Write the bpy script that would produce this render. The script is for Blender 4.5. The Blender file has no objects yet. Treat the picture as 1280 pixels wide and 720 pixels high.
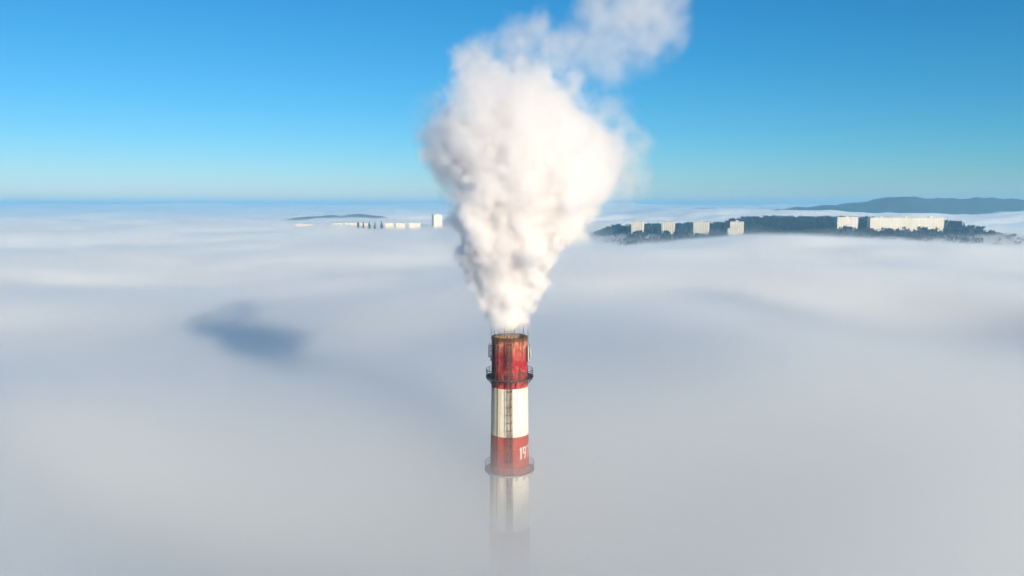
import bpy, bmesh, math, random
import numpy as np
from mathutils import Vector, Matrix

random.seed(7)
R = math.radians
scene = bpy.context.scene
COL = scene.collection

# ------------------------------------------------------------------ camera
CAM_Z = 140.0
PITCH = R(-5.92)
F = 995.0 / 1280.0          # focal length over picture width
cam_d = bpy.data.cameras.new("camera")
cam_d.sensor_width = 36.0
cam_d.lens = 36.0 * F
cam_d.clip_start = 0.5
cam_d.clip_end = 60000.0
cam = bpy.data.objects.new("camera", cam_d)
cam.location = (0, 0, CAM_Z)
cam.rotation_euler = (R(90) + PITCH, 0, 0)
COL.objects.link(cam)
scene.camera = cam


def at(px, py, Y):
    """world point seen at photo pixel (1280x720) at world depth Y"""
    u = (px - 640.0) / 995.0
    v = (360.0 - py) / 995.0
    d = Vector((u, math.cos(PITCH) - v * math.sin(PITCH), math.sin(PITCH) + v * math.cos(PITCH)))
    return Vector((0, 0, CAM_Z)) + d * (Y / d.y)


# ------------------------------------------------------------------ sky, sun, exposure
SUN_EL = R(15.5)
SUN_AZ = R(31)              # to the right of straight behind the camera
sun_dir = Vector((math.sin(SUN_AZ) * math.cos(SUN_EL), -math.cos(SUN_AZ) * math.cos(SUN_EL), math.sin(SUN_EL)))
world = bpy.data.worlds.new("World")
scene.world = world
world.use_nodes = True
wn = world.node_tree
for n in list(wn.nodes):
    wn.nodes.remove(n)
w_out = wn.nodes.new("ShaderNodeOutputWorld")
w_bg = wn.nodes.new("ShaderNodeBackground")
w_sky = wn.nodes.new("ShaderNodeTexSky")
w_sky.sky_type = 'NISHITA'
w_sky.sun_disc = False
w_sky.sun_elevation = SUN_EL
w_sky.sun_rotation = R(180) - SUN_AZ
w_sky.altitude = 150
w_sky.air_density = 1.0
w_sky.dust_density = 0.0
w_sky.ozone_density = 6.0
# deep clear blue: the film's response to the sky colour
w_sep = wn.nodes.new("ShaderNodeSeparateColor")
w_com = wn.nodes.new("ShaderNodeCombineColor")
wn.links.new(w_sky.outputs[0], w_sep.inputs[0])
for k, (pw, gn) in enumerate(((1.8, 0.275), (1.06, 0.93), (1.0, 1.08))):
    a_ = wn.nodes.new("ShaderNodeMath")
    a_.operation = 'POWER'
    a_.inputs[1].default_value = pw
    b_ = wn.nodes.new("ShaderNodeMath")
    b_.operation = 'MULTIPLY'
    b_.inputs[1].default_value = gn
    wn.links.new(w_sep.outputs[k], a_.inputs[0])
    wn.links.new(a_.outputs[0], b_.inputs[0])
    wn.links.new(b_.outputs[0], w_com.inputs[k])
wn.links.new(w_com.outputs[0], w_bg.inputs["Color"])
w_bg.inputs["Strength"].default_value = 0.077
wn.links.new(w_bg.outputs[0], w_out.inputs["Surface"])

sun_d = bpy.data.lights.new("sun", 'SUN')
sun_d.energy = 5.0
sun_d.angle = R(0.5)
sun_d.color = (1.0, 0.85, 0.62)
sun = bpy.data.objects.new("sun", sun_d)
sun.rotation_euler = sun_dir.to_track_quat('Z', 'Y').to_euler()
sun.location = (0, 0, 400)
COL.objects.link(sun)

scene.view_settings.view_transform = 'Standard'
scene.view_settings.look = 'None'
scene.view_settings.gamma = 1.0
scene.view_settings.exposure = 0.54
scene.render.engine = 'CYCLES'
cy = scene.cycles
cy.max_bounces = 48
cy.diffuse_bounces = 4
cy.glossy_bounces = 2
cy.transmission_bounces = 2
cy.volume_bounces = 48
cy.transparent_max_bounces = 16
cy.volume_step_rate = 1.0
cy.volume_max_steps = 512
cy.use_adaptive_sampling = True
cy.adaptive_threshold = 0.05
cy.use_denoising = True
cy.caustics_reflective = False
cy.caustics_refractive = False


# ------------------------------------------------------------------ helpers
def tag(o, label=None, cat=None, group=None, kind=None):
    for k, v in (("label", label), ("category", cat), ("group", group), ("kind", kind)):
        if v:
            o[k] = v
    return o


def empty(name, loc, rz=0.0):
    o = bpy.data.objects.new(name, None)
    o.empty_display_size = 1.0
    o.location = loc
    o.rotation_euler = (0, 0, rz)
    COL.objects.link(o)
    return o


def link(name, me, m=None, parent=None, smooth=False):
    if m is not None and not me.materials:
        me.materials.append(m)
    if smooth:
        me.polygons.foreach_set("use_smooth", [True] * len(me.polygons))
    o = bpy.data.objects.new(name, me)
    COL.objects.link(o)
    if parent is not None:
        o.parent = parent
    return o


class MB:
    """collects simple shapes, builds ONE mesh object"""

    def __init__(s):
        s.v, s.f = [], []

    def box(s, c, size, rz=0.0):
        hx, hy, hz = (q / 2 for q in size)
        b = len(s.v)
        ca, sa = math.cos(rz), math.sin(rz)
        for dz in (-hz, hz):
            for dx, dy in ((-hx, -hy), (hx, -hy), (hx, hy), (-hx, hy)):
                s.v.append((c[0] + dx * ca - dy * sa, c[1] + dx * sa + dy * ca, c[2] + dz))
        for q in ((0, 3, 2, 1), (4, 5, 6, 7), (0, 1, 5, 4), (1, 2, 6, 5), (2, 3, 7, 6), (3, 0, 4, 7)):
            s.f.append(tuple(b + i for i in q))
        return s

    def bar(s, a, b_, r, n=6):
        a, b_ = Vector(a), Vector(b_)
        d = (b_ - a).normalized()
        u = d.orthogonal().normalized()
        w = d.cross(u)
        k = len(s.v)
        for p in (a, b_):
            for i in range(n):
                t = 2 * math.pi * i / n
                s.v.append(tuple(p + (u * math.cos(t) + w * math.sin(t)) * r))
        for i in range(n):
            j = (i + 1) % n
            s.f.append((k + i, k + j, k + n + j, k + n + i))
        s.f.append(tuple(k + n - 1 - i for i in range(n)))
        s.f.append(tuple(k + n + i for i in range(n)))
        return s

    def lathe(s, prof, n=64, a0=0.0, a1=2 * math.pi, closed_prof=False):
        """prof: list of (r, z). full turn when a1-a0 == 2pi"""
        full = abs((a1 - a0) - 2 * math.pi) < 1e-6
        m = n if full else n + 1
        k = len(s.v)
        for i in range(m):
            t = a0 + (a1 - a0) * i / n
            for r, z in prof:
                s.v.append((r * math.cos(t), r * math.sin(t), z))
        L = len(prof)
        for i in range(n):
            j = (i + 1) % m
            for q in range(L if closed_prof else L - 1):
                q2 = (q + 1) % L
                s.f.append((k + i * L + q, k + j * L + q, k + j * L + q2, k + i * L + q2))
        if not full and closed_prof:
            s.f.append(tuple(k + q for q in range(L)))
            s.f.append(tuple(k + n * L + L - 1 - q for q in range(L)))
        return s

    def mesh(s, name):
        me = bpy.data.meshes.new(name)
        me.from_pydata(s.v, [], s.f)
        me.update()
        return me

    def build(s, name, m, parent=None, smooth=False):
        return link(name, s.mesh(name), m, parent, smooth)


# ---- numpy noise
def smooth_noise2(x, y, scale, seed):
    rng = np.random.default_rng(seed)
    T = rng.random((256, 256)).astype(np.float32)
    u, v = x / scale, y / scale
    i, j = np.floor(u).astype(int), np.floor(v).astype(int)
    fu, fv = u - i, v - j
    fu = fu * fu * fu * (fu * (fu * 6 - 15) + 10)
    fv = fv * fv * fv * (fv * (fv * 6 - 15) + 10)
    a, b = T[i % 256, j % 256], T[(i + 1) % 256, j % 256]
    c, d = T[i % 256, (j + 1) % 256], T[(i + 1) % 256, (j + 1) % 256]
    return ((a * (1 - fu) + b * fu) * (1 - fv) + (c * (1 - fu) + d * fu) * fv) * 2 - 1


def fbm2(x, y, scale, seed, octaves=4, gain=0.5):
    s = 0.0
    a = 1.0
    tot = 0.0
    for k in range(octaves):
        ang = 0.6 * k + 0.3
        xr = x * math.cos(ang) - y * math.sin(ang)
        yr = x * math.sin(ang) + y * math.cos(ang)
        s = s + a * smooth_noise2(xr + 71.3 * k, yr - 39.7 * k, scale / 2 ** k, seed + k)
        tot += a
        a *= gain
    return s / tot


def lattice3(shape, cell, seed):
    """smooth value noise on a full 3D grid; cell = lattice size in voxels"""
    rng = np.random.default_rng(seed)
    g = rng.random(tuple(int(math.ceil(n / cell)) + 3 for n in shape)).astype(np.float32) * 2 - 1
    for ax, n in enumerate(shape):
        t = np.arange(n) / cell + 0.37
        i = np.floor(t).astype(int)
        f = (t - i).astype(np.float32)
        f = f * f * f * (f * (f * 6 - 15) + 10)
        sh = [1, 1, 1]
        sh[ax] = n
        f = f.reshape(sh)
        g = np.take(g, i, axis=ax) * (1 - f) + np.take(g, i + 1, axis=ax) * f
    return g


def sstep(a, b, x):
    t = np.clip((x - a) / (b - a), 0, 1)
    return t * t * (3 - 2 * t)


# ---- node helpers
def mat(name):
    m = bpy.data.materials.new(name)
    m.use_nodes = True
    nt = m.node_tree
    for n in list(nt.nodes):
        nt.nodes.remove(n)
    out = nt.nodes.new("ShaderNodeOutputMaterial")
    return m, nt, out


def surf(name, col, rough=0.8, var=0.15, scale=1.0, bump=0.0, metal=0.0, col2=None):
    """rough painted / mineral surface with noise in the colour"""
    m, nt, out = mat(name)
    b = nt.nodes.new("ShaderNodeBsdfPrincipled")
    b.inputs["Roughness"].default_value = rough
    b.inputs["Metallic"].default_value = metal
    tc = nt.nodes.new("ShaderNodeTexCoord")
    nz = nt.nodes.new("ShaderNodeTexNoise")
    nz.inputs["Scale"].default_value = scale
    nz.inputs["Detail"].default_value = 5
    nt.links.new(tc.outputs["Object"], nz.inputs["Vector"])
    rp = nt.nodes.new("ShaderNodeValToRGB")
    c1 = tuple(max(0, c * (1 - var)) for c in col)
    c2 = col2 if col2 else tuple(min(1, c * (1 + var)) for c in col)
    rp.color_ramp.elements[0].color = (*c1, 1)
    rp.color_ramp.elements[1].color = (*c2, 1)
    rp.color_ramp.elements[0].position = 0.3
    rp.color_ramp.elements[1].position = 0.7
    nt.links.new(nz.outputs["Fac"], rp.inputs["Fac"])
    nt.links.new(rp.outputs["Color"], b.inputs["Base Color"])
    if bump:
        bp = nt.nodes.new("ShaderNodeBump")
        bp.inputs["Strength"].default_value = bump
        nt.links.new(nz.outputs["Fac"], bp.inputs["Height"])
        nt.links.new(bp.outputs["Normal"], b.inputs["Normal"])
    nt.links.new(b.outputs[0], out.inputs["Surface"])
    return m


def volume_mat(name, color, density, aniso=0.0, grid=False, step=1.0):
    m, nt, out = mat(name)
    v = nt.nodes.new("ShaderNodeVolumePrincipled")
    v.inputs["Color"].default_value = (*color, 1)
    v.inputs["Anisotropy"].default_value = aniso
    if grid:
        v.inputs["Density"].default_value = density      # multiplies the grid named in Density Attribute
    else:
        v.inputs["Density"].default_value = density
        v.inputs["Density Attribute"].default_value = ""
    nt.links.new(v.outputs[0], out.inputs["Volume"])
    return m


def grid_volume(name, dens, lo, hi, material, parent=None):
    """an object whose node tree fills a box lo..hi with the density array dens[ix,iy,iz]"""
    nx, ny, nz = dens.shape
    N = nx * ny * nz
    me = bpy.data.meshes.new(name)
    me.vertices.add(N)
    a = me.attributes.new("value", 'FLOAT', 'POINT')
    a.data.foreach_set("value", np.ascontiguousarray(dens, dtype=np.float32).ravel())
    src = bpy.data.objects.new(name + "_values", me)      # carries the values only; never linked into the scene
    vd_ = bpy.data.volumes.new(name)
    vd_.materials.append(material)
    o = bpy.data.objects.new(name, vd_)
    COL.objects.link(o)
    if parent is not None:
        o.parent = parent
    ng = bpy.data.node_groups.new(name + "_grid", 'GeometryNodeTree')
    ng.interface.new_socket("Geometry", in_out='INPUT', socket_type='NodeSocketGeometry')
    ng.interface.new_socket("Geometry", in_out='OUTPUT', socket_type='NodeSocketGeometry')
    N_ = ng.nodes.new
    gi, go = N_("GeometryNodeObjectInfo"), N_("NodeGroupOutput")
    gi.inputs[0].default_value = src
    gi.transform_space = 'ORIGINAL'
    pos = N_("GeometryNodeInputPosition")
    sep = N_("ShaderNodeSeparateXYZ")
    ng.links.new(pos.outputs[0], sep.inputs[0])

    def math_n(op, a_, b_):
        n = N_("ShaderNodeMath")
        n.operation = op
        for k, q in ((0, a_), (1, b_)):
            if q is None:
                continue
            if isinstance(q, (int, float)):
                n.inputs[k].default_value = q
            else:
                ng.links.new(q, n.inputs[k])
        return n.outputs[0]

    idx = []
    for k in range(3):
        d = (hi[k] - lo[k]) / (dens.shape[k] - 1)
        t = math_n('SUBTRACT', sep.outputs[k], float(lo[k]))
        t = math_n('DIVIDE', t, d)
        idx.append(math_n('ROUND', t, None))
    # integers above 2^24 do not fit a float: join with integer maths
    def int_n(op, a_, b_):
        n = N_("FunctionNodeIntegerMath")
        n.operation = op
        for k, q in ((0, a_), (1, b_)):
            if isinstance(q, int):
                n.inputs[k].default_value = q
            else:
                ng.links.new(q, n.inputs[k])
        return n.outputs[0]
    ix = int_n('MULTIPLY', idx[0], ny * nz)
    iy = int_n('MULTIPLY', idx[1], nz)
    ii = int_n('ADD', int_n('ADD', ix, iy), idx[2])
    na = N_("GeometryNodeInputNamedAttribute")
    na.data_type = 'FLOAT'
    na.inputs["Name"].default_value = "value"
    si = N_("GeometryNodeSampleIndex")
    si.data_type = 'FLOAT'
    si.domain = 'POINT'
    si.clamp = True
    ng.links.new(gi.outputs["Geometry"], si.inputs["Geometry"])
    ng.links.new(na.outputs[0], si.inputs["Value"])
    ng.links.new(ii, si.inputs["Index"])
    vc = N_("GeometryNodeVolumeCube")
    vc.inputs["Min"].default_value = lo
    vc.inputs["Max"].default_value = hi
    vc.inputs["Resolution X"].default_value = nx
    vc.inputs["Resolution Y"].default_value = ny
    vc.inputs["Resolution Z"].default_value = nz
    ng.links.new(si.outputs[0], vc.inputs["Density"])
    sm = N_("GeometryNodeSetMaterial")
    sm.inputs["Material"].default_value = material
    ng.links.new(vc.outputs[0], sm.inputs["Geometry"])
    ng.links.new(sm.outputs[0], go.inputs[0])
    md = o.modifiers.new("grid", 'NODES')
    md.node_group = ng
    return o


# ------------------------------------------------------------------ terrain
def bump2(x, y, cx, cy_, rx, ry):
    return np.exp(-(((x - cx) / rx) ** 2 + ((y - cy_) / ry) ** 2))


def ground_z(x, y):
    z = 12 + 10 * fbm2(x, y, 900, 3, 4)
    # near wooded hill on the right with the housing estate
    slope = np.interp(y, [1080, 1290, 1430, 1600, 1750, 2150], [0, 54, 68, 84, 84, 0])
    z = z + slope * (0.83 + 0.17 * sstep(430, 520, x)) * sstep(60, 230, x) * (1 - sstep(860, 1010, x))
    # lower wooded rise on the left
    z = z + 58 * sstep(-620, -400, x) * (1 - sstep(-80, 120, x)) * sstep(1350, 1560, y) * (1 - sstep(1700, 2200, y))
    z = z + (87 + 20 * fbm2(x, y, 170, 401, 3)) * bump2(x, y, -700, 3300, 400, 260) + 60 * bump2(x, y, -1950, 3600, 300, 200)
    # far ridges
    far = sstep(5200, 6500, y)
    z = z + far * (84 + 22 * fbm2(x, y * 0.3, 1800, 21, 4) + 18 * fbm2(x, y * 0.4, 420, 33, 4))
    # ridge beyond the housing estate
    rg_ = sstep(3200, 3600, y) * (1 - sstep(3900, 4700, y)) * sstep(700, 1000, x)
    z = z + rg_ * (80 + 68 * sstep(800, 1950, x) + 20 * fbm2(x, y * 0.4, 180, 47, 3) + 14 * fbm2(x, y, 60, 49, 2))
    z = np.minimum(z, 199)
    return z


gx = np.concatenate([np.linspace(-12000, -2000, 110), np.linspace(-1950, 1950, 160), np.linspace(2000, 5000, 90), np.linspace(5080, 12000, 50)])
gy = np.concatenate([np.linspace(-1500, 1000, 40), np.linspace(1030, 2400, 60), np.linspace(2450, 5200, 80), np.linspace(5260, 8800, 60), np.linspace(9000, 15000, 20)])
X, Y = np.meshgrid(gx, gy, indexing='ij')
Z = ground_z(X, Y)


def grid_mesh(name, X, Y, Z):
    nx, ny = X.shape
    v = np.stack([X, Y, Z], -1).reshape(-1, 3)
    i, j = np.meshgrid(np.arange(nx - 1), np.arange(ny - 1), indexing='ij')
    a = (i * ny + j).ravel()
    f = np.stack([a, a + ny, a + ny + 1, a + 1], -1)
    me = bpy.data.meshes.new(name)
    me.from_pydata(v.tolist(), [], f.tolist())
    me.update()
    return me


M_ground = surf("woodland_floor", (0.010, 0.035, 0.046), 0.95, 0.5, 0.02)
ground = link("ground", grid_mesh("ground", X, Y, Z), M_ground, smooth=True)
tag(ground, kind="structure")


# ------------------------------------------------------------------ fog
_ky = np.linspace(-1500, 16000, 3501)
_kz = np.interp(_ky, [-1500, 0, 60, 106, 150, 200, 300, 480, 700, 1000, 1250, 16000], [99, 99, 111.0, 119.8, 119.5, 114, 107.5, 103.5, 97, 88, 83, 83])
_kk = np.ones(9) / 9
FOG_Y, FOG_Z = _ky[4:-4], np.convolve(_kz, _kk, 'valid')


def fog_top(x, y):
    """height of the top of the fog"""
    z = np.interp(y, FOG_Y, FOG_Z)
    calm = 1 - 0.85 * bump2(x, y, 0, 106, 70, 70)
    z = z + calm * (18.0 * fbm2(x * 0.7, y * 0.75, 230, 41, 3) + 11.0 * fbm2(x * 0.6, y, 90, 57, 3)) + 3.5 * fbm2(x * 0.6 + 0.3 * y, y, 42, 63, 3)
    z = z + 15.0 * fbm2(x * 0.4, y, 300, 71, 4) * sstep(250, 800, y)
    # the bank that half drowns the low blocks on the left
    z = z + 11 * 1.15 * sstep(60, -120, x) * sstep(1100, 1350, y) * (1 - sstep(2000, 2500, y))
    # far swells
    z = z + 24 * fbm2(x * 0.35, y, 800, 171, 4) * sstep(2000, 3200, y) + 18 * sstep(3000, 6000, y)
    z = z + 26 * sstep(2300, 3500, y) * (1 - sstep(4600, 6500, y)) * sstep(500, 1000, x)
    z = z + sstep(7600, 9600, y) * (46 + 20 * fbm2(x, y * 0.5, 700, 191, 5))
    z = z - 10 * bump2(x, y, -720, 3150, 520, 330)
    # a hollow added to set off the plume's cast shadow
    w = np.minimum(1, 1.15 * bump2(x + 0.42 * (y - 255), y, -92, 255, 62, 118))
    z = z * (1 - w) + (102 + 2 * fbm2(x, y, 60, 77, 2)) * w
    # a hollow at the right; the out-of-view bank is added to shade it
    w = np.minimum(1, 1.6 * bump2(x, y, 130, 205, 44, 62))
    z = z * (1 - w) + 99 * w
    z = z + 57 * bump2(x, y, 172, 132, 42, 44)
    # a shallow furrow near the left
    z = z - 9 * bump2(x + 1.3 * (y - 95), y, -52, 95, 18, 40)
    return z


fx = np.linspace(-2500, 2500, 420)
fy = np.linspace(-200, 3400, 320)
fz = np.linspace(40, 173, 54)
FX, FY = np.meshgrid(fx, fy, indexing='ij')
FT = fog_top(FX, FY)
depth = FT[:, :, None] - fz[None, None, :]
soft = 11 + 4 * bump2(FX, FY, 0, 106, 110, 110) + 4 * fbm2(FX, FY, 150, 91, 2)
wisp = lattice3(depth.shape, 9, 301) * 0.6 + lattice3(depth.shape, 4, 302) * 0.4
fd = np.clip((depth + 5.0 * wisp) / soft[:, :, None], 0, 1) ** 1.6
edge = sstep(-2500, -2200, FX) * (1 - sstep(2200, 2500, FX)) * (1 - sstep(2900, 3380, FY)) * sstep(-200, -120, FY)
# thin mist drifting over the wooded rises
mist = lattice3(depth.shape, 11, 311) * 0.55 + lattice3(depth.shape, 5, 312) * 0.45
mband = sstep(1050, 1250, FY) * (1 - sstep(1650, 2000, FY))
fd = np.maximum(fd, (0.05 + 0.12 * (FX < 130))[:, :, None] * np.clip(mist + 0.10, 0, 1) * sstep(-24, 2, depth) * mband[:, :, None])
fd = fd * edge[:, :, None]
fd[fd < 0.004] = 0
M_fog = volume_mat("fog_droplets", (0.998, 0.9978, 0.991), 0.10, 0.28, grid=True)
M_fog.cycles.volume_step_rate = 3.0
fogv = grid_volume("fog", fd, (fx[0], fy[0], fz[0]), (fx[-1], fy[-1], fz[-1]), M_fog)
tag(fogv, "pale sea of fog filling the valley around the chimney", kind="stuff")

cx_ = np.concatenate([np.linspace(-11800, -2400, 50), np.linspace(-2350, 2350, 190), np.linspace(2400, 11800, 50)])
cy_ = np.concatenate([np.linspace(-1400, -100, 20), np.linspace(-80, 1000, 110), np.linspace(1015, 3400, 90), np.linspace(3450, 14800, 90)])
CX, CY = np.meshgrid(cx_, cy_, indexing='ij')
CZ = fog_top(CX, CY) - 34 * bump2(CX, CY, 0, 100, 70, 60) - 30 * bump2(CX + 0.32 * (CY - 270), CY, -90, 270, 44, 95) - 30 * bump2(CX, CY, 124, 192, 40, 50) - 22 + 18 * np.maximum(sstep(2300, 3000, CY), sstep(1900, 2300, abs(CX)))
M_core, nt, out = mat("dense_fog")
dn = nt.nodes.new("ShaderNodeBsdfDiffuse")
dn.inputs["Color"].default_value = (0.96, 0.96, 0.95, 1)
nt.links.new(dn.outputs[0], out.inputs["Surface"])
core = link("fog_bank", grid_mesh("fog_bank", CX, CY, CZ), M_core, smooth=True)
tag(core, "dense lower body of the fog that hides the valley", kind="stuff")

# ------------------------------------------------------------------ chimney
YC = 106.0
base_pt = at(637, 423, YC)
CHX = base_pt.x
RIM_R, R_SLOPE = 2.37, 0.0155


def front_z(py):
    """height on the chimney's near face seen at photo row py"""
    return at(637, py, YC - 2.45).z


Z_RIM = front_z(424.5)
Z_P1 = front_z(476)         # upper platform floor
Z_B1 = front_z(487)         # red to white
Z_B2 = front_z(547)         # white to red
Z_P2 = front_z(594)         # lower platform / red to white
Z_B3 = front_z(665)


def shaft_r(z):
    return RIM_R + (Z_RIM - z) * R_SLOPE


chim = empty("chimney", (CHX, YC, 0))
tag(chim, "tall red and white banded industrial chimney rising out of the fog", "chimney")
FRONT = R(-90)


def shaft_material():
    m, nt, out = mat("banded_paint")
    N_ = nt.nodes.new
    L = nt.links.new
    b = N_("ShaderNodeBsdfPrincipled")
    b.inputs["Roughness"].default_value = 0.85
    tc = N_("ShaderNodeTexCoord")
    sep = N_("ShaderNodeSeparateXYZ")
    L(tc.outputs["Object"], sep.inputs[0])

    def M2(op, a, b_=None, c=None, clamp=False):
        n = N_("ShaderNodeMath")
        n.operation = op
        n.use_clamp = clamp
        for k, q in enumerate((a, b_, c)):
            if q is None:
                continue
            if isinstance(q, (int, float)):
                n.inputs[k].default_value = q
            else:
                L(q, n.inputs[k])
        return n.outputs[0]

    def noise(scale, sx=1, sy=1, sz=1, detail=6, off=0.0):
        mp = N_("ShaderNodeMapping")
        mp.inputs["Scale"].default_value = (sx, sy, sz)
        mp.inputs["Location"].default_value = (off, off, off)
        L(tc.outputs["Object"], mp.inputs["Vector"])
        n = N_("ShaderNodeTexNoise")
        n.inputs["Scale"].default_value = scale
        n.inputs["Detail"].default_value = detail
        n.inputs["Roughness"].default_value = 0.6
        L(mp.outputs[0], n.inputs["Vector"])
        return n.outputs["Fac"]

    def ramp(x, a, b_):
        n = N_("ShaderNodeMapRange")
        n.interpolation_type = 'SMOOTHSTEP'
        n.inputs["From Min"].default_value = a
        n.inputs["From Max"].default_value = b_
        L(x, n.inputs["Value"])
        return n.outputs[0]

    def mix(fac, a, b_):
        n = N_("ShaderNodeMix")
        n.data_type = 'RGBA'
        if isinstance(fac, (int, float)):
            n.inputs[0].default_value = fac
        else:
            L(fac, n.inputs[0])
        for k, q in ((6, a), (7, b_)):
            if isinstance(q, tuple):
                n.inputs[k].default_value = (*q, 1)
            else:
                L(q, n.inputs[k])
        return n.outputs[2]

    z = sep.outputs[2]
    wob = M2('MULTIPLY', M2('SUBTRACT', noise(1.2), 0.5), 0.25)
    zz = M2('ADD', z, wob)
    streak = noise(1.0, 4.5, 4.5, 0.3)
    streak2 = noise(1.0, 11, 11, 0.5, off=5.0)
    blot = noise(0.75, 1, 1, 0.9, off=9.0)
    blot2 = noise(2.1, 1, 1, 0.6, off=3.0)
    # red paint, fresh crimson to faded salmon
    red = mix(ramp(blot, 0.40, 0.62), (0.27, 0.005, 0.014), (0.40, 0.075, 0.072))
    red = mix(ramp(blot2, 0.52, 0.70), red, (0.32, 0.006, 0.032))
    red = mix(M2('MULTIPLY', ramp(streak, 0.5, 0.66), 0.85), red, (0.07, 0.014, 0.014))
    # towards the rim the paint is burnt to a peach undercoat
    topf = M2('MULTIPLY', ramp(zz, Z_RIM - 2.6, Z_RIM - 0.6), ramp(M2('ADD', blot2, M2('MULTIPLY', streak, 0.4)), 0.54, 0.80))
    red = mix(topf, red, (0.50, 0.21, 0.11))
    # lower red band: flat faded brick red
    red2 = mix(ramp(blot, 0.35, 0.7), (0.28, 0.040, 0.028), (0.33, 0.065, 0.045))
    red2 = mix(M2('MULTIPLY', ramp(streak, 0.5, 0.75), 0.5), red2, (0.2, 0.05, 0.04))
    red = mix(M2('LESS_THAN', zz, (Z_B1 + Z_B2) / 2), red, red2)
    ang = M2('ARCTAN2', sep.outputs[0], M2('MULTIPLY', sep.outputs[1], -1))       # 0 at the front
    # white paint with rusty runs
    white = mix(ramp(streak2, 0.48, 0.75), (0.62, 0.59, 0.53), (0.48, 0.41, 0.31))
    white = mix(M2('MULTIPLY', ramp(streak, 0.54, 0.68), 0.8), white, (0.46, 0.32, 0.19))
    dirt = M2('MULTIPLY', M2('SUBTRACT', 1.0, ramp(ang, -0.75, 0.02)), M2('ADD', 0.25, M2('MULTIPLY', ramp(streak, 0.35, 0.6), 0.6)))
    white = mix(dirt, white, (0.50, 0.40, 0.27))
    d1 = M2('LESS_THAN', z, Z_B1)
    d2 = M2('GREATER_THAN', z, Z_B2)
    w1 = M2('MULTIPLY', d1, d2)
    w2 = M2('MULTIPLY', M2('LESS_THAN', z, Z_P2), M2('GREATER_THAN', z, Z_B3))
    w3 = M2('MULTIPLY', M2('LESS_THAN', z, Z_B3 - 9.5), M2('GREATER_THAN', z, Z_B3 - 19))
    wf = M2('MAXIMUM', M2('MAXIMUM', w1, w2), w3)
    col = mix(wf, red, white)
    # rust and soot run down behind the ladder and under the rim
    lad = M2('SUBTRACT', 1.0, ramp(M2('ABSOLUTE', M2('SUBTRACT', ang, -0.02)), 0.10, 0.22))
    col = mix(M2('MULTIPLY', lad, M2('ADD', 0.25, M2('MULTIPLY', ramp(streak2, 0.4, 0.65), 0.6))), col, (0.13, 0.06, 0.035))
    run = M2('MULTIPLY', ramp(zz, Z_RIM - 5.0, Z_RIM + 0.1), ramp(streak2, 0.50, 0.64))
    col = mix(M2('MULTIPLY', run, 0.9), col, (0.05, 0.028, 0.02))
    rimd = M2('MULTIPLY', ramp(M2('ADD', z, M2('MULTIPLY', streak2, 0.9)), Z_RIM - 0.35, Z_RIM + 0.35), 0.9)
    col = mix(rimd, col, (0.07, 0.032, 0.02))
    # painted shade and soot on the left side, strongest at the top
    shade_soot = M2('SUBTRACT', 1.0, ramp(M2('ABSOLUTE', M2('ADD', ang, 1.65)), 0.55, 0.88))
    shade_soot = M2('MULTIPLY', shade_soot, M2('ADD', 0.25, M2('MULTIPLY', ramp(z, Z_B1 - 1.0, Z_B1 + 1.2), 0.7)))
    shade_soot = M2('MULTIPLY', shade_soot, M2('ADD', 0.55, M2('MULTIPLY', streak, 1.3)), clamp=True)
    col = mix(shade_soot, col, (0.035, 0.02, 0.016))
    # soot belt around the upper platform
    belt = M2('SUBTRACT', 1.0, ramp(M2('ABSOLUTE', M2('SUBTRACT', zz, Z_P1 - 0.15)), 0.1, 0.9))
    col = mix(M2('MULTIPLY', belt, M2('MULTIPLY', ramp(streak2, 0.42, 0.6), 0.75)), col, (0.09, 0.025, 0.02))
    patch = M2('SUBTRACT', 1.0, ramp(M2('ABSOLUTE', M2('ADD', ang, 0.28)), 0.10, 0.34))
    patch = M2('MULTIPLY', patch, M2('MULTIPLY', ramp(z, Z_P1 + 0.8, Z_P1 + 2.0), M2('SUBTRACT', 1.0, ramp(z, Z_P1 + 3.2, Z_P1 + 4.8))))
    col = mix(M2('MULTIPLY', patch, M2('ADD', 0.35, M2('MULTIPLY', ramp(streak2, 0.35, 0.6), 0.6))), col, (0.07, 0.010, 0.012))
    grime = M2('MULTIPLY', ramp(M2('ADD', blot, M2('MULTIPLY', streak, 0.5)), 0.76, 0.95), ramp(z, Z_B1 - 0.5, Z_B1 + 1.0))
    col = mix(M2('MULTIPLY', grime, 0.8), col, (0.05, 0.016, 0.013))
    L(col, b.inputs["Base Color"])
    bp = N_("ShaderNodeBump")
    bp.inputs["Strength"].default_value = 0.35
    bp.inputs["Distance"].default_value = 0.06
    L(M2('ADD', streak2, blot2), bp.inputs["Height"])
    L(bp.outputs[0], b.inputs["Normal"])
    L(b.outputs[0], out.inputs["Surface"])
    return m


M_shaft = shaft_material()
M_steel = surf("sooty_steel", (0.035, 0.03, 0.03), 0.6, 0.5, 3.0, 0.1)
M_rust = surf("rusty_steel", (0.05, 0.025, 0.017), 0.85, 0.5, 4.0, 0.2, col2=(0.15, 0.065, 0.035))
M_flue = surf("scorched_lining", (0.10, 0.06, 0.045), 0.95, 0.6, 2.2, 0.3, col2=(0.42, 0.27, 0.17))
M_galv = surf("weathered_zinc", (0.22, 0.22, 0.23), 0.55, 0.3, 5.0, 0.0)
M_grey = surf("grey_plastic", (0.42, 0.43, 0.45), 0.5, 0.15, 4.0)
M_digit = surf("white_marking_paint", (0.5, 0.46, 0.42), 0.8, 0.08, 3.0)

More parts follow.
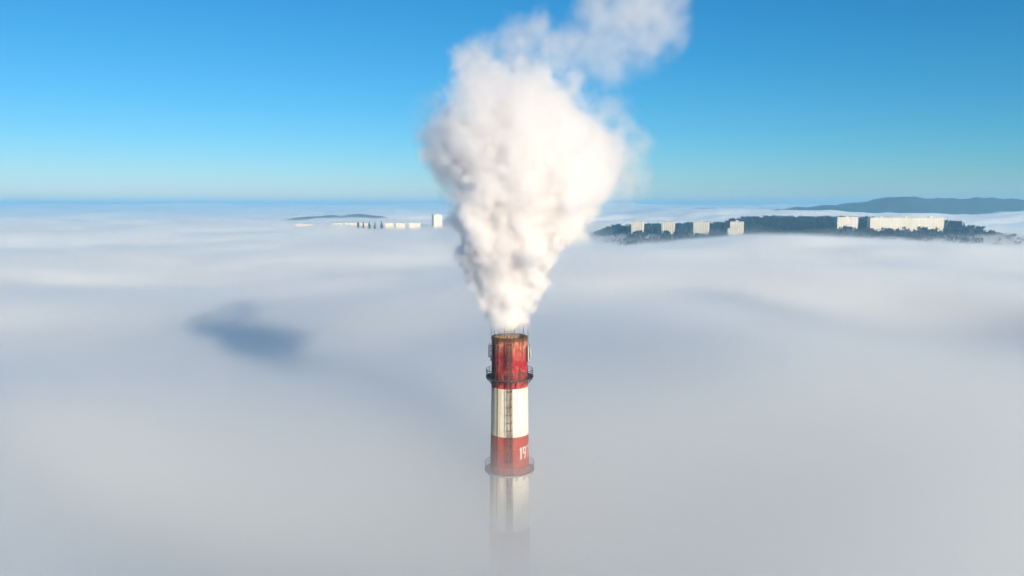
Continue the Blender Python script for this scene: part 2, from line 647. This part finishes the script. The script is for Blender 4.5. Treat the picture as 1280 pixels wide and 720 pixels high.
prof = []
z = 0.0
while z < Z_RIM:
    prof += [(shaft_r(z), z), (shaft_r(z + 2.38), min(z + 2.38, Z_RIM)), (shaft_r(z + 2.4) - 0.025, min(z + 2.40, Z_RIM)), (shaft_r(z + 2.48) - 0.025, min(z + 2.48, Z_RIM))]
    z += 2.5
prof = [p for p in prof if p[1] < Z_RIM - 0.05] + [(shaft_r(Z_RIM), Z_RIM - 0.02)]
s = MB().lathe(prof, 96)
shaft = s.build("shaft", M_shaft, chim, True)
shaft.data.set_sharp_from_angle(angle=R(35))
# uneven rim ring and the flue inside
rim = MB().lathe([(RIM_R - 0.34, Z_RIM - 0.3), (RIM_R + 0.05, Z_RIM - 0.3), (RIM_R + 0.07, Z_RIM), (RIM_R - 0.02, Z_RIM + 0.09), (RIM_R - 0.30, Z_RIM + 0.07)], 72, closed_prof=True)
for i, v in enumerate(rim.v):
    if v[2] > Z_RIM:
        rim.v[i] = (v[0], v[1], v[2] + random.uniform(-0.04, 0.05))
rim.build("rim", M_rust, chim)
MB().lathe([(RIM_R - 0.345, Z_RIM + 0.02), (RIM_R - 0.38, Z_RIM - 3), (RIM_R - 0.42, Z_RIM - 9), (0.01, Z_RIM - 9.1)], 72).build("flue_lining", M_flue, chim, True)


def ring_bar(mb, r, z, thick, n=64):
    t = thick / 2
    mb.lathe([(r - t, z - t), (r + t, z - t), (r + t, z + t), (r - t, z + t)], n, closed_prof=True)


def make_platform(zf, width, n_post, n_br, M_):
    r0 = shaft_r(zf) + 0.02
    r1 = r0 + width
    deck = MB().lathe([(r0, zf - 0.07), (r1, zf - 0.07), (r1, zf), (r0, zf)], 72, closed_prof=True).build("platform", M_, chim)
    tb = MB()
    tb.lathe([(r1 - 0.012, zf + 0.002), (r1 + 0.012, zf + 0.002), (r1 + 0.012, zf + 0.16), (r1 - 0.012, zf + 0.16)], 72, closed_prof=True)
    tb.build("toe_board", M_, deck)
    for h in (0.45, 0.78, 1.1):
        rb = MB()
        ring_bar(rb, r1 - 0.03, zf + h, 0.05 if h > 1 else 0.038)
        rb.build("guard_rail", M_, deck)
    post = MB().bar((r1 - 0.03, 0, zf + 0.01), (r1 - 0.03, 0, zf + 1.12), 0.028).mesh("post")
    br = MB()
    br.bar((r0 - 0.03, 0, zf - 0.11), (r1 - 0.05, 0, zf - 0.11), 0.04)
    br.bar((r1 - 0.06, 0, zf - 0.13), (shaft_r(zf - 0.9) - 0.02, 0, zf - 0.9), 0.038)
    br.bar((r0 + 0.03, 0, zf - 0.13), (shaft_r(zf - 0.9) + 0.03, 0, zf - 0.93), 0.03)
    brm = br.mesh("bracket")
    for k in range(n_post):
        o = link("post", post, M_, deck)
        o.rotation_euler = (0, 0, 2 * math.pi * (k + 0.3) / n_post)
    for k in range(n_br):
        o = link("bracket", brm, M_, deck)
        o.rotation_euler = (0, 0, 2 * math.pi * (k + 0.25) / n_br)
    return deck


make_platform(Z_P1, 0.72, 22, 14, M_steel)
make_platform(Z_P2, 0.72, 22, 14, M_galv)

# caged ladder up the near face
LZ0, LZ1 = 20.0, Z_RIM + 0.5
la = R(-91.5)


def on_shaft(ang, off, z, side=0.0):
    r = shaft_r(z) + off
    return Vector((r * math.cos(ang) - side * math.sin(ang), r * math.sin(ang) + side * math.cos(ang), z))


lm = MB()
for sd in (-0.21, 0.21):
    lm.bar(on_shaft(la, 0.16, LZ0, sd), on_shaft(la, 0.16, LZ1, sd), 0.03)
ladder = lm.build("ladder", M_rust, chim)
rm = MB()
z = Z_RIM + 0.3
while z > Z_B3 - 30:
    rm.bar(on_shaft(la, 0.16, z, -0.21), on_shaft(la, 0.16, z, 0.21), 0.014, 4)
    z -= 0.3
tag(rm.build("rungs", M_rust, ladder), kind="stuff")
# cage: hoops and long straps
z = Z_RIM - 0.6
while z > Z_B3 - 16:
    if abs(z - Z_P1 - 0.6) > 0.9 and abs(z - Z_P2 - 0.6) > 0.9:
        hm = MB()
        pts = []
        for k in range(11):
            t = math.pi * k / 10
            pts.append(on_shaft(la, 0.16 + 0.62 * math.sin(t), z, -0.36 * math.cos(t)))
        for p, q in zip(pts, pts[1:]):
            hm.bar(p, q, 0.032, 5)
        hm.bar(on_shaft(la, -0.02, z - 0.1, -0.21), on_shaft(la, 0.16, z - 0.1, -0.21), 0.03, 5)
        hm.bar(on_shaft(la, -0.02, z - 0.1, 0.21), on_shaft(la, 0.16, z - 0.1, 0.21), 0.03, 5)
        hm.build("cage_hoop", M_steel, ladder)
    z -= 1.05
for za, zb in ((Z_RIM - 0.5, Z_P1 + 2.0), (Z_P1 - 0.2, Z_P2 + 2.0), (Z_P2 - 0.2, Z_B3 - 16)):
    for k in (1, 3, 5, 7, 9):
        t = math.pi * k / 10
        sm = MB()
        o_, s_ = 0.16 + 0.6 * math.sin(t), -0.33 * math.cos(t)
        sm.bar(on_shaft(la, o_, za, s_), on_shaft(la, o_, zb, s_), 0.02, 5)
        sm.build("cage_strap", M_steel, ladder)
# cable down the shaft
cm = MB()
for za, zb in ((Z_RIM - 0.2, 60.0),):
    cm.bar(on_shaft(R(-82), 0.05, za), on_shaft(R(-82), 0.05, zb), 0.03)
cm.build("cable", M_steel, chim)
cm = MB()
cm.bar(on_shaft(R(-129), 0.05, Z_RIM - 0.2), on_shaft(R(-129), 0.05, 60.0), 0.028)
cm.build("cable", M_steel, chim)

# lightning rods round the rim
for k, (a, h) in enumerate(((178, 1.35), (215, 1.1), (254, 1.55), (284, 1.35), (318, 1.5), (356, 1.6), (40, 1.5), (85, 1.4), (128, 1.45))):
    a = R(a)
    rb = MB()
    rb.bar((math.cos(a) * (RIM_R + 0.11), math.sin(a) * (RIM_R + 0.11), Z_RIM - 1.0), (math.cos(a) * (RIM_R + 0.11), math.sin(a) * (RIM_R + 0.11), Z_RIM + h), 0.028, 6)
    rb.bar((math.cos(a) * (RIM_R + 0.11), math.sin(a) * (RIM_R + 0.11), Z_RIM + h), (math.cos(a) * (RIM_R + 0.11), math.sin(a) * (RIM_R + 0.11), Z_RIM + h + 0.25), 0.012, 5)
    rb.box((math.cos(a) * (RIM_R + 0.06), math.sin(a) * (RIM_R + 0.06), Z_RIM - 0.5), (0.14, 0.14, 0.06), a)
    rb.build("lightning_rod", M_steel, chim)


# panel antennas clamped to the shaft, below the rim
def make_antenna(ang, z0, z1, off, w, d, m, dual=False):
    root_m = MB()
    pole = off
    root_m.bar(on_shaft(ang, pole, z0 - 0.15), on_shaft(ang, pole, z1 + 0.25), 0.04)
    for zz in (z0 + 0.12, (z0 + z1) / 2, z1 - 0.12):
        root_m.bar(on_shaft(ang, -0.05, zz), on_shaft(ang, pole, zz), 0.03)
        root_m.bar(on_shaft(ang, -0.03, zz - 0.16), on_shaft(ang, pole, zz), 0.02)
    pl = root_m.build("antenna_mount", M_steel, chim)
    pm = MB()
    c = on_shaft(ang, off + 0.14, (z0 + z1) / 2)
    pm.box(c, (d, w, z1 - z0), ang)
    o = pm.build("panel_antenna", m, pl)
    bv = o.modifiers.new("bevel", 'BEVEL')
    bv.width = 0.025
    bv.segments = 2
    if dual:
        pm = MB()
        pm.box(on_shaft(ang, off + 0.05, z0 + 0.45, 0.32), (0.16, 0.26, 0.5), ang)
        pm.build("radio_unit", M_steel, pl)
    return pl


def zpx(py):
    return at(637, py, YC).z


make_antenna(R(181), zpx(446), zpx(431), 0.30, 0.24, 0.09, M_steel)
make_antenna(R(205), zpx(449), zpx(429), 0.20, 0.22, 0.08, M_steel)
make_antenna(R(-3), zpx(448), zpx(432), 0.28, 0.26, 0.10, M_grey, True)
make_antenna(R(-24), zpx(449), zpx(431), 0.22, 0.26, 0.10, M_grey)
make_antenna(R(80), zpx(448), zpx(431), 0.28, 0.26, 0.10, M_grey)

# the painted year on the lower red band, bent round the shaft
DZ0, DZ1 = front_z(575.2), front_z(560.5)


def digit(strokes, a0, wid):
    """strokes on a 0..1 box, bent round the shaft; a0 = start angle from the front, wid = angle"""
    mb = MB()
    th = 0.02
    for (x0, y0, x1, y1, t) in strokes:
        n = max(2, int(abs(x1 - x0) * 8) + 2)
        p0, p1 = Vector((x0, y0)), Vector((x1, y1))
        nrm = Vector((-(p1 - p0).y, (p1 - p0).x)).normalized() * t / 2
        # keep stroke thickness the same in metres along both axes
        for k in range(n - 1):
            q = [p0.lerp(p1, k / (n - 1)), p0.lerp(p1, (k + 1) / (n - 1))]
            ring = []
            for c in q:
                for sg in (-1, 1):
                    ring.append(Vector((c.x + sg * nrm.x * (DZ1 - DZ0) / (wid * 2.5), c.y + sg * nrm.y)))
            b = len(mb.v)
            for off in (0.004, th):
                for w in ring:
                    a = FRONT + a0 + wid * w.x
                    zz = DZ0 + (DZ1 - DZ0) * w.y
                    mb.v.append(tuple(on_shaft(a, off, zz)))
            mb.f += [(b + 4, b + 6, b + 7, b + 5), (b, b + 1, b + 3, b + 2), (b, b + 2, b + 6, b + 4), (b + 1, b + 5, b + 7, b + 3), (b, b + 4, b + 5, b + 1), (b + 2, b + 3, b + 7, b + 6)]
    return mb.build("painted_digit", M_digit, chim)


T = 0.13
digit([(0.5, 0.0, 0.5, 1.0, T + 0.02), (0.1, 0.78, 0.5, 0.97, T)], R(30.5), R(11))
digit([(0.15, 0.94, 0.9, 0.94, T), (0.15, 0.5, 0.9, 0.5, T), (0.12, 0.45, 0.12, 1.0, T), (0.9, 0.45, 0.9, 1.0, T), (0.9, 0.5, 0.5, 0.0, T)], R(43), R(14))
digit([(0.05, 0.94, 0.95, 0.94, T), (0.92, 0.95, 0.45, 0.0, T)], R(61), R(15))

# ------------------------------------------------------------------ smoke plume
PXM = 995.0 / 106.0
vox = 0.23
plo = np.array([-15.5, -14.0, -0.6])
phi = np.array([25.5, 16.0, 50.0])
shp = tuple(int(round((phi[k] - plo[k]) / vox)) + 1 for k in range(3))
phi = plo + (np.array(shp) - 1) * vox
AX = [plo[k] + np.arange(shp[k], dtype=np.float32) * vox for k in range(3)]
# outline of the dense plume in the photo: row, left, right
OUT = [(416, 617, 657), (405, 611, 662), (395, 602, 666), (380, 595, 672), (360, 583, 684), (340, 580, 688), (320, 575, 700),
       (300, 566, 716), (280, 560, 724), (260, 566, 732), (240, 566, 745), (220, 562, 768), (200, 556, 785), (180, 550, 788)]


def loc(px, py, dy=0.0):
    p = at(px, py, YC + dy)
    return np.array([p.x - CHX, p.y - YC, p.z - Z_RIM])


rng = np.random.default_rng(5)
S = []      # x y z r


def add_s(c, r):
    S.append((c[0], c[1], c[2], r))


def interp_out(py):
    rows = np.array([o[0] for o in OUT])[::-1]
    l = np.array([o[1] for o in OUT])[::-1]
    r = np.array([o[2] for o in OUT])[::-1]
    return np.interp(py, rows, l), np.interp(py, rows, r)


big = []
py = 418.0
while py > 178:
    l, r = interp_out(py)
    rad = (r - l) / 2 / PXM
    big.append((loc((l + r) / 2, py), rad * (0.80 + 0.1 * max(0, min(1, (300 - py) / 60)))))
    py -= max(3.0, rad * PXM * 0.25)
# big lobes higher up (px, py, radius px, depth offset m)
for px, py, rp, dy in ((606, 150, 66, -3), (598, 116, 54, -4), (650, 116, 58, -2), (690, 108, 42, 1), (640, 180, 72, 1), (680, 175, 66, 4), (655, 215, 66, 1), (650, 235, 60, 0),
                       (738, 195, 60, 7), (756, 184, 52, 6), (725, 215, 54, 4), (704, 138, 50, 4), (567, 158, 46, 0), (562, 190, 40, 3), (602, 205, 50, 0)):
    big.append((loc(px, py, dy), rp / PXM))
for c, r in big:
    add_s(c, r)
lev1 = []
for c, r in big:
    for k in range(26):
        d = rng.normal(size=3)
        d /= np.linalg.norm(d)
        rr = r * (0.12 + 0.22 * rng.random() ** 1.6)
        lev1.append((c + d * (r * rng.uniform(0.80, 1.0)), rr))
for c, r in lev1:
    add_s(c, r)
lev2 = []
for c, r in lev1:
    for k in range(8):
        d = rng.normal(size=3)
        d /= np.linalg.norm(d)
        rr = r * rng.uniform(0.28, 0.48)
        if rr > 0.25:
            lev2.append((c + d * r * rng.uniform(0.85, 1.0), rr))
for c, r in lev2:
    add_s(c, r)


for c, r in lev2:
    if c[2] < 22:
        for k in range(4):
            d = rng.normal(size=3)
            d /= np.linalg.norm(d)
            add_s(c + d * r * 0.9, r * rng.uniform(0.35, 0.55))


def splat(spheres, margin):
    sdf = np.full(shp, -margin, np.float32)
    for x, y, z_, r in spheres:
        ii = []
        for k, q in enumerate((x, y, z_)):
            a = max(0, int((q - r - margin - plo[k]) / vox))
            b = min(shp[k], int((q + r + margin - plo[k]) / vox) + 2)
            ii.append((a, b))
        if any(a >= b for a, b in ii):
            continue
        gx_, gy_, gz_ = (AX[k][ii[k][0]:ii[k][1]] for k in range(3))
        d = r - np.sqrt((gx_[:, None, None] - x) ** 2 + (gy_[None, :, None] - y) ** 2 + (gz_[None, None, :] - z_) ** 2)
        sl = tuple(slice(*q) for q in ii)
        np.maximum(sdf[sl], d, out=sdf[sl])
    return sdf


sdf = splat(S, 1.6)
raw = sdf.copy()
n1 = lattice3(shp, 11, 1)
n2 = lattice3(shp, 5, 2)
n3 = lattice3(shp, 2.6, 3)
nb = lattice3(shp, 28, 4)
fb = 0.42 * n1 + 0.33 * n2 + 0.25 * n3
Zc = AX[2][None, None, :]
hgt = sstep(14, 34, Zc)                       # 0 near the stack, 1 high up
sdf = sdf - 0.9 * hgt + fb * (0.9 + 2.5 * hgt) + nb * (0.35 + 1.2 * hgt)
softw = 0.9 + 2.9 * hgt + 1.6 * sstep(4.5, 11, AX[0][:, None, None] - 0.12 * Zc) * sstep(8, 16, Zc)
dens = sstep(0, 1, (sdf + 0.15) / softw)
dens = dens * (2.2 - 1.8 * sstep(4, 30, Zc))
dens = dens * (1 - 0.45 * hgt * sstep(2, 11, AX[0][:, None, None] - 0.12 * Zc))
dens = dens * (0.35 + 0.65 * sstep(0.2, 3.0, Zc + 0.6 * n1))
dens = dens * sstep(-0.2, 2.0, Zc) * sstep(-1.55, -0.5, raw)
# thin drifting veils up and to the right, and a grey skirt on the left
VE = []
for px, py, rp, dy in ((770, 40, 52, 3), (690, 58, 46, 2), (722, 46, 48, 3), (742, 66, 44, 4), (712, 84, 40, 3), (760, 84, 40, 4), (800, 30, 56, 4), (830, 40, 40, 6), (760, 10, 50, 5), (700, 62, 50, 2), (820, 10, 46, 6), (790, 75, 40, 5), (650, 66, 44, 3), (600, 80, 44, 2), (745, 90, 40, 4),
                       (800, -20, 60, 8), (780, 190, 48, 4), (790, 220, 34, 5), (765, 140, 34, 4), (760, 235, 30, 3),
                       (556, 165, 44, 6), (552, 200, 36, 8), (545, 140, 34, 5), (575, 240, 34, 6), (585, 300, 30, 5), (590, 345, 20, 3.5), (550, 285, 14, 2), (545, 275, 9, 1.5), (563, 305, 15, 2)):
    c = loc(px, py, dy)
    VE.append((c[0], c[1], c[2], rp / PXM))
veil = splat(VE, 3.0)
vraw = veil.copy()
veil = veil + 0.3 + 1.1 * nb + 1.6 * fb
vd = sstep(0, 3.4, veil) * np.clip(0.7 + 0.6 * n1 + 0.35 * n2, 0.1, 1.5) * 0.13 * sstep(-2.9, -1.0, vraw)
dens = np.maximum(dens, vd)
for k in range(3):
    t = np.arange(shp[k])
    e = np.clip(np.minimum(t, shp[k] - 1 - t) / 6.0, 0, 1).astype(np.float32)
    if k == 2:
        e[: shp[2] // 2] = 1
    sh_ = [1, 1, 1]
    sh_[k] = shp[k]
    dens = dens * e.reshape(sh_)
dens[dens < 0.002] = 0
M_smoke = volume_mat("white_smoke", (0.953, 0.946, 0.950), 1.15, 0.25, grid=True)
M_smoke.cycles.volume_step_rate = 1.5
core_bm = bmesh.new()
for c, r in big:
    if 2.0 < c[2] < 22:
        bmesh.ops.create_icosphere(core_bm, subdivisions=2, radius=r * (0.68 if c[2] < 12 else 0.5), matrix=Matrix.Translation(Vector(c)))
pme = bpy.data.meshes.new("smoke_plume")
core_bm.to_mesh(pme)
core_bm.free()
M_dsmoke, nt, out = mat("thick_smoke")
dn = nt.nodes.new("ShaderNodeBsdfDiffuse")
dn.inputs["Color"].default_value = (0.7, 0.7, 0.7, 1)
nt.links.new(dn.outputs[0], out.inputs["Surface"])
plume = link("smoke_plume", pme, M_dsmoke, None, True)
rmd = plume.modifiers.new("union", 'REMESH')
rmd.mode = 'VOXEL'
rmd.voxel_size = 0.7
rmd.use_smooth_shade = True
org = np.array([CHX, YC, Z_RIM])
grid_volume("billows", dens, tuple(float(q) for q in plo), tuple(float(q) for q in phi), M_smoke, plume)
plume.location = tuple(org)
tag(plume, "billowing white smoke plume rising from the chimney mouth", "smoke plume")

# ------------------------------------------------------------------ housing and woods
M_wall = surf("pale_panel_concrete", (0.72, 0.65, 0.54), 0.9, 0.12, 0.25)
M_wall2 = surf("white_panel_concrete", (0.70, 0.67, 0.60), 0.9, 0.1, 0.25)
M_wall3 = surf("stained_panel_concrete", (0.68, 0.64, 0.55), 0.9, 0.15, 0.3)
M_glass = surf("window_glass", (0.10, 0.11, 0.12), 0.25, 0.4, 0.4)
M_roof = surf("roofing_felt", (0.16, 0.15, 0.15), 0.95, 0.2, 0.3)


def building(name, label, group, pl, pr, ptop, YD, depth, floors, sections, wall, rz=0.0, base_drop=10.0, lift=True):
    a, b = at(pl, ptop, YD), at(pr, ptop, YD)
    W = (b.x - a.x)
    cx = (a.x + b.x) / 2
    H = floors * 2.85 + 1.0
    W = W / max(0.5, math.cos(rz) + abs(math.sin(rz)) * depth / max(W, 1) * 0.9) if rz else W
    root = empty(name, (cx, YD + depth / 2, a.z - H), rz)
    tag(root, label, "apartment block", group)
    sw = W / sections
    for k in range(sections):
        xo = -W / 2 + sw * (k + 0.5)
        MB().box((xo, 0.12 * (k % 2), H / 2), (sw - 0.12, depth, H)).build("wall", (wall, M_wall3)[(k * 5 + len(name)) % 3 == 1], root)
    MB().box((0, 0.06, H + 0.16), (W + 0.3, depth + 0.5, 0.32)).build("roof", M_roof, root)
    if lift:
        for k in range(max(1, sections // 2)):
            xo = -W / 2 + W * (k + 0.5) / max(1, sections // 2)
            MB().box((xo, 0.5, H + 1.4), (4.2, 4.5, 2.1)).build("lift_house", wall, root)
    wm = MB()
    nwin = max(2, int(sw / 3.2))
    for k in range(sections):
        for i in range(nwin):
            x = -W / 2 + sw * k + sw * (i + 0.5) / nwin
            for f in range(floors):
                wm.box((x, -depth / 2 - 0.02 + 0.12 * (k % 2), 1.9 + f * 2.85), (1.35, 0.1, 1.45))
    for i in range(max(1, int(depth / 4))):
        y = -depth / 2 + depth * (i + 0.5) / max(1, int(depth / 4))
        for f in range(floors):
            for sx in (-1, 1):
                wm.box((sx * (W / 2 - 0.05), y, 1.9 + f * 2.85), (0.1, 1.35, 1.45))
    wo = wm.build("windows", M_glass, root)
    tag(wo, kind="stuff")
    return root


G1 = "tower blocks on the wooded hill"
building("tower_block", "cream tower block nearest the smoke plume on the wooded hill", G1, 790, 806, 277, 1500, 14, 8, 2, M_wall, R(-22))
building("tower_block", "second tower block from the smoke plume, narrow and cream, on the wooded hill", G1, 828, 845, 277, 1500, 14, 8, 2, M_wall, R(-22))
building("tower_block", "third tower block from the smoke plume, whitish with trees at its foot", G1, 868, 888, 277, 1480, 14, 8, 2, M_wall2, R(-22))
building("tower_block", "white tower block with a low annex at its left foot on the hill", G1, 914, 931.5, 277, 1460, 14, 9, 2, M_wall2, R(-22))
building("low_block", "low white annex building at the foot of the fourth tower block", None, 910.5, 924, 285.5, 1445, 10, 4, 1, M_wall2, R(-22), lift=False)
building("slab_block", "short sunlit slab block with a framed front left of the long slab block", "slab blocks on the hill", 1047, 1073, 271.5, 1480, 13, 9, 3, M_wall2)
building("slab_block", "very long sunlit slab block of many sections above the dark trees", "slab blocks on the hill", 1088, 1180.5, 272, 1460, 13, 9, 7, M_wall2)
building("tower_block", "lone tower block half hidden behind the left edge of the smoke", G1, 539.5, 552, 268.5, 1620, 15, 12, 2, M_wall, R(20))
G2 = "low white blocks half sunk in the fog left of the smoke"
for pl, pr, pt, lb in ((369, 391, 280, "faint low white block farthest left, almost lost in the fog"),
                       (416, 429, 278.6, "bright low white block just right of the faint leftmost one"),
                       (431, 446, 278.4, "low white block next to the bright one, left of the pointed trees"),
                       (450, 460, 279, "small low white block directly beside the pointed dark trees"),
                       (481, 492, 278.6, "low white block just right of the pointed dark trees"),
                       (495, 506, 279, "middle one of the three low blocks right of the pointed trees"),
                       (511, 525, 278.8, "low white block closest to the lone tower beside the smoke")):
    building("low_block", lb, G2, pl, pr, pt, 1600, 12, 5, 2, M_wall, 0.0, lift=False)

# conifer and broadleaf shapes
M_leaf = surf("dark_conifer_needles", (0.004, 0.028, 0.050), 0.95, 0.5, 0.15)
M_bark = surf("bark", (0.06, 0.05, 0.045), 0.95, 0.3, 2.0)


def crown_template(kind, seed):
    rg = np.random.default_rng(seed)
    V, Fc = [], []
    tiers = 5 if kind == 'spruce' else 6
    for t in range(tiers):
        if kind == 'spruce':
            z0 = 0.12 + 0.86 * t / tiers
            r = 0.19 * (1 - t / tiers) + 0.03
            ztop = z0 + 0.36 * (1 - 0.4 * t / tiers)
            c = (rg.normal() * 0.01, rg.normal() * 0.01)
            n = 7
            b = len(V)
            V.append((c[0], c[1], min(ztop, 1.0)))
            for k in range(n):
                an = 2 * math.pi * (k + rg.uniform(-.3, .3)) / n
                rr = r * rg.uniform(0.7, 1.2)
                V.append((c[0] + rr * math.cos(an), c[1] + rr * math.sin(an), z0 + rg.uniform(-.05, .03)))
            for k in range(n):
                Fc.append((b, b + 1 + k, b + 1 + (k + 1) % n))
        else:
            for q in range(3):
                c = np.array([rg.normal() * 0.14, rg.normal() * 0.14, 0.4 + 0.52 * (t + rg.random()) / tiers])
                for w in range(6):
                    d = rg.normal(size=3)
                    d = d / np.linalg.norm(d)
                    e = np.cross(d, rg.normal(size=3))
                    e /= np.linalg.norm(e)
                    g = np.cross(d, e)
                    p = c + d * 0.09
                    b = len(V)
                    for uu, vv in ((-1, -1), (1, -1), (0, 1.2)):
                        V.append(tuple(p + e * 0.075 * uu + g * 0.075 * vv))
                    Fc.append((b, b + 1, b + 2))
    return np.array(V, dtype=float), Fc


temps = [crown_template('spruce', 1), crown_template('spruce', 2), crown_template('spruce', 3), crown_template('leafy', 4), crown_template('leafy', 5)]


def forest(name, pts, hs, label):
    V, Fc = [], []
    nv = 0
    for (x, y, z_), h in zip(pts, hs):
        tv, tf = temps[int(rng.integers(0, len(temps)))]
        a = rng.uniform(0, 6.28)
        ca, sa = math.cos(a), math.sin(a)
        w = h * rng.uniform(0.9, 1.5)
        P = np.stack([(tv[:, 0] * ca - tv[:, 1] * sa) * w + x, (tv[:, 0] * sa + tv[:, 1] * ca) * w + y, tv[:, 2] * h + z_], -1)
        V.append(P)
        Fc += [tuple(q + nv for q in f) for f in tf]
        nv += len(P)
    me = bpy.data.meshes.new(name)
    me.from_pydata(np.concatenate(V).tolist(), [], Fc)
    me.update()
    o = link(name, me, M_leaf)
    tag(o, label, kind="stuff")
    return o


def scatter(n, x0, x1, y0, y1, zmin):
    x = rng.uniform(x0, x1, n)
    y = rng.uniform(y0, y1, n)
    z_ = ground_z(x, y)
    k = z_ > zmin
    return np.stack([x, y, z_ - 0.5], -1)[k]


pts = scatter(9000, 60, 1350, 1200, 1800, 60)
forest("forest", pts, rng.uniform(9, 19, len(pts)), "dark blue-green wood covering the hill among the apartment blocks")
pts = scatter(3500, -650, 140, 1400, 1800, 50)
forest("forest", pts, rng.uniform(8, 15, len(pts)), "pale hazy wood on the low rise left of the smoke")


def lone_tree(px, ptop, YD, h, label):
    p = at(px, ptop, YD)
    root = empty("conifer_tree", (p.x, p.y, p.z - h))
    tag(root, label, "tree", "pointed conifers standing above the wood")
    tv, tf = temps[int(rng.integers(0, 3))]
    me = bpy.data.meshes.new("crown")
    me.from_pydata((tv * np.array([h * 1.0, h * 1.0, h])).tolist(), [], tf)
    link("crown", me, M_leaf, root)
    tm = MB()
    tm.bar((0, 0, -1), (0, 0, h * 0.5), h * 0.016, 6)
    tm.build("trunk", M_bark, root)


for px, pt, h, lb in ((447.5, 276, 16, "pointed conifer at the right end of the low white block beside the bright one"),
                      (454, 277, 14, "short pointed conifer in front of the small low white block"),
                      (461.5, 276.5, 16, "pointed conifer just right of the small low white block"),
                      (468.5, 277.5, 15, "pointed conifer standing alone in the gap between the two groups of low blocks"),
                      (477, 276, 17, "pointed conifer just left of the first low block in the right-hand group")):
    lone_tree(px, pt, 1560, h, lb)
for px, pt, h, lb in ((815, 280, 18, "pointed conifer midway between the first and second tower blocks"),
                      (822, 278, 19, "tall pointed conifer just left of the second tower block"),
                      (851, 278.5, 19, "pointed conifer just right of the second tower block"),
                      (858, 278, 20, "tall pointed conifer midway between the second and third tower blocks"),
                      (863, 279.5, 18, "pointed conifer just left of the third, whitish tower block"),
                      (897, 281, 18, "pointed conifer just right of the third, whitish tower block"),
                      (904, 280, 19, "pointed conifer just left of the low annex building"),
                      (940, 281, 18, "pointed conifer just right of the white tower block with the annex")):
    lone_tree(px, pt, 1490, h, lb)

# ------------------------------------------------------------------ haze
M_haze = volume_mat("air_haze", (0.26, 0.60, 0.90), 1.75e-4, 0.0)
hb = MB()
zlo = float(Z.min()) - 1.0
hb.box((0, 6800, (zlo + 204) / 2), (24400, 17000, 204 - zlo))
haze = hb.build("haze", M_haze)
tag(haze, kind="stuff")
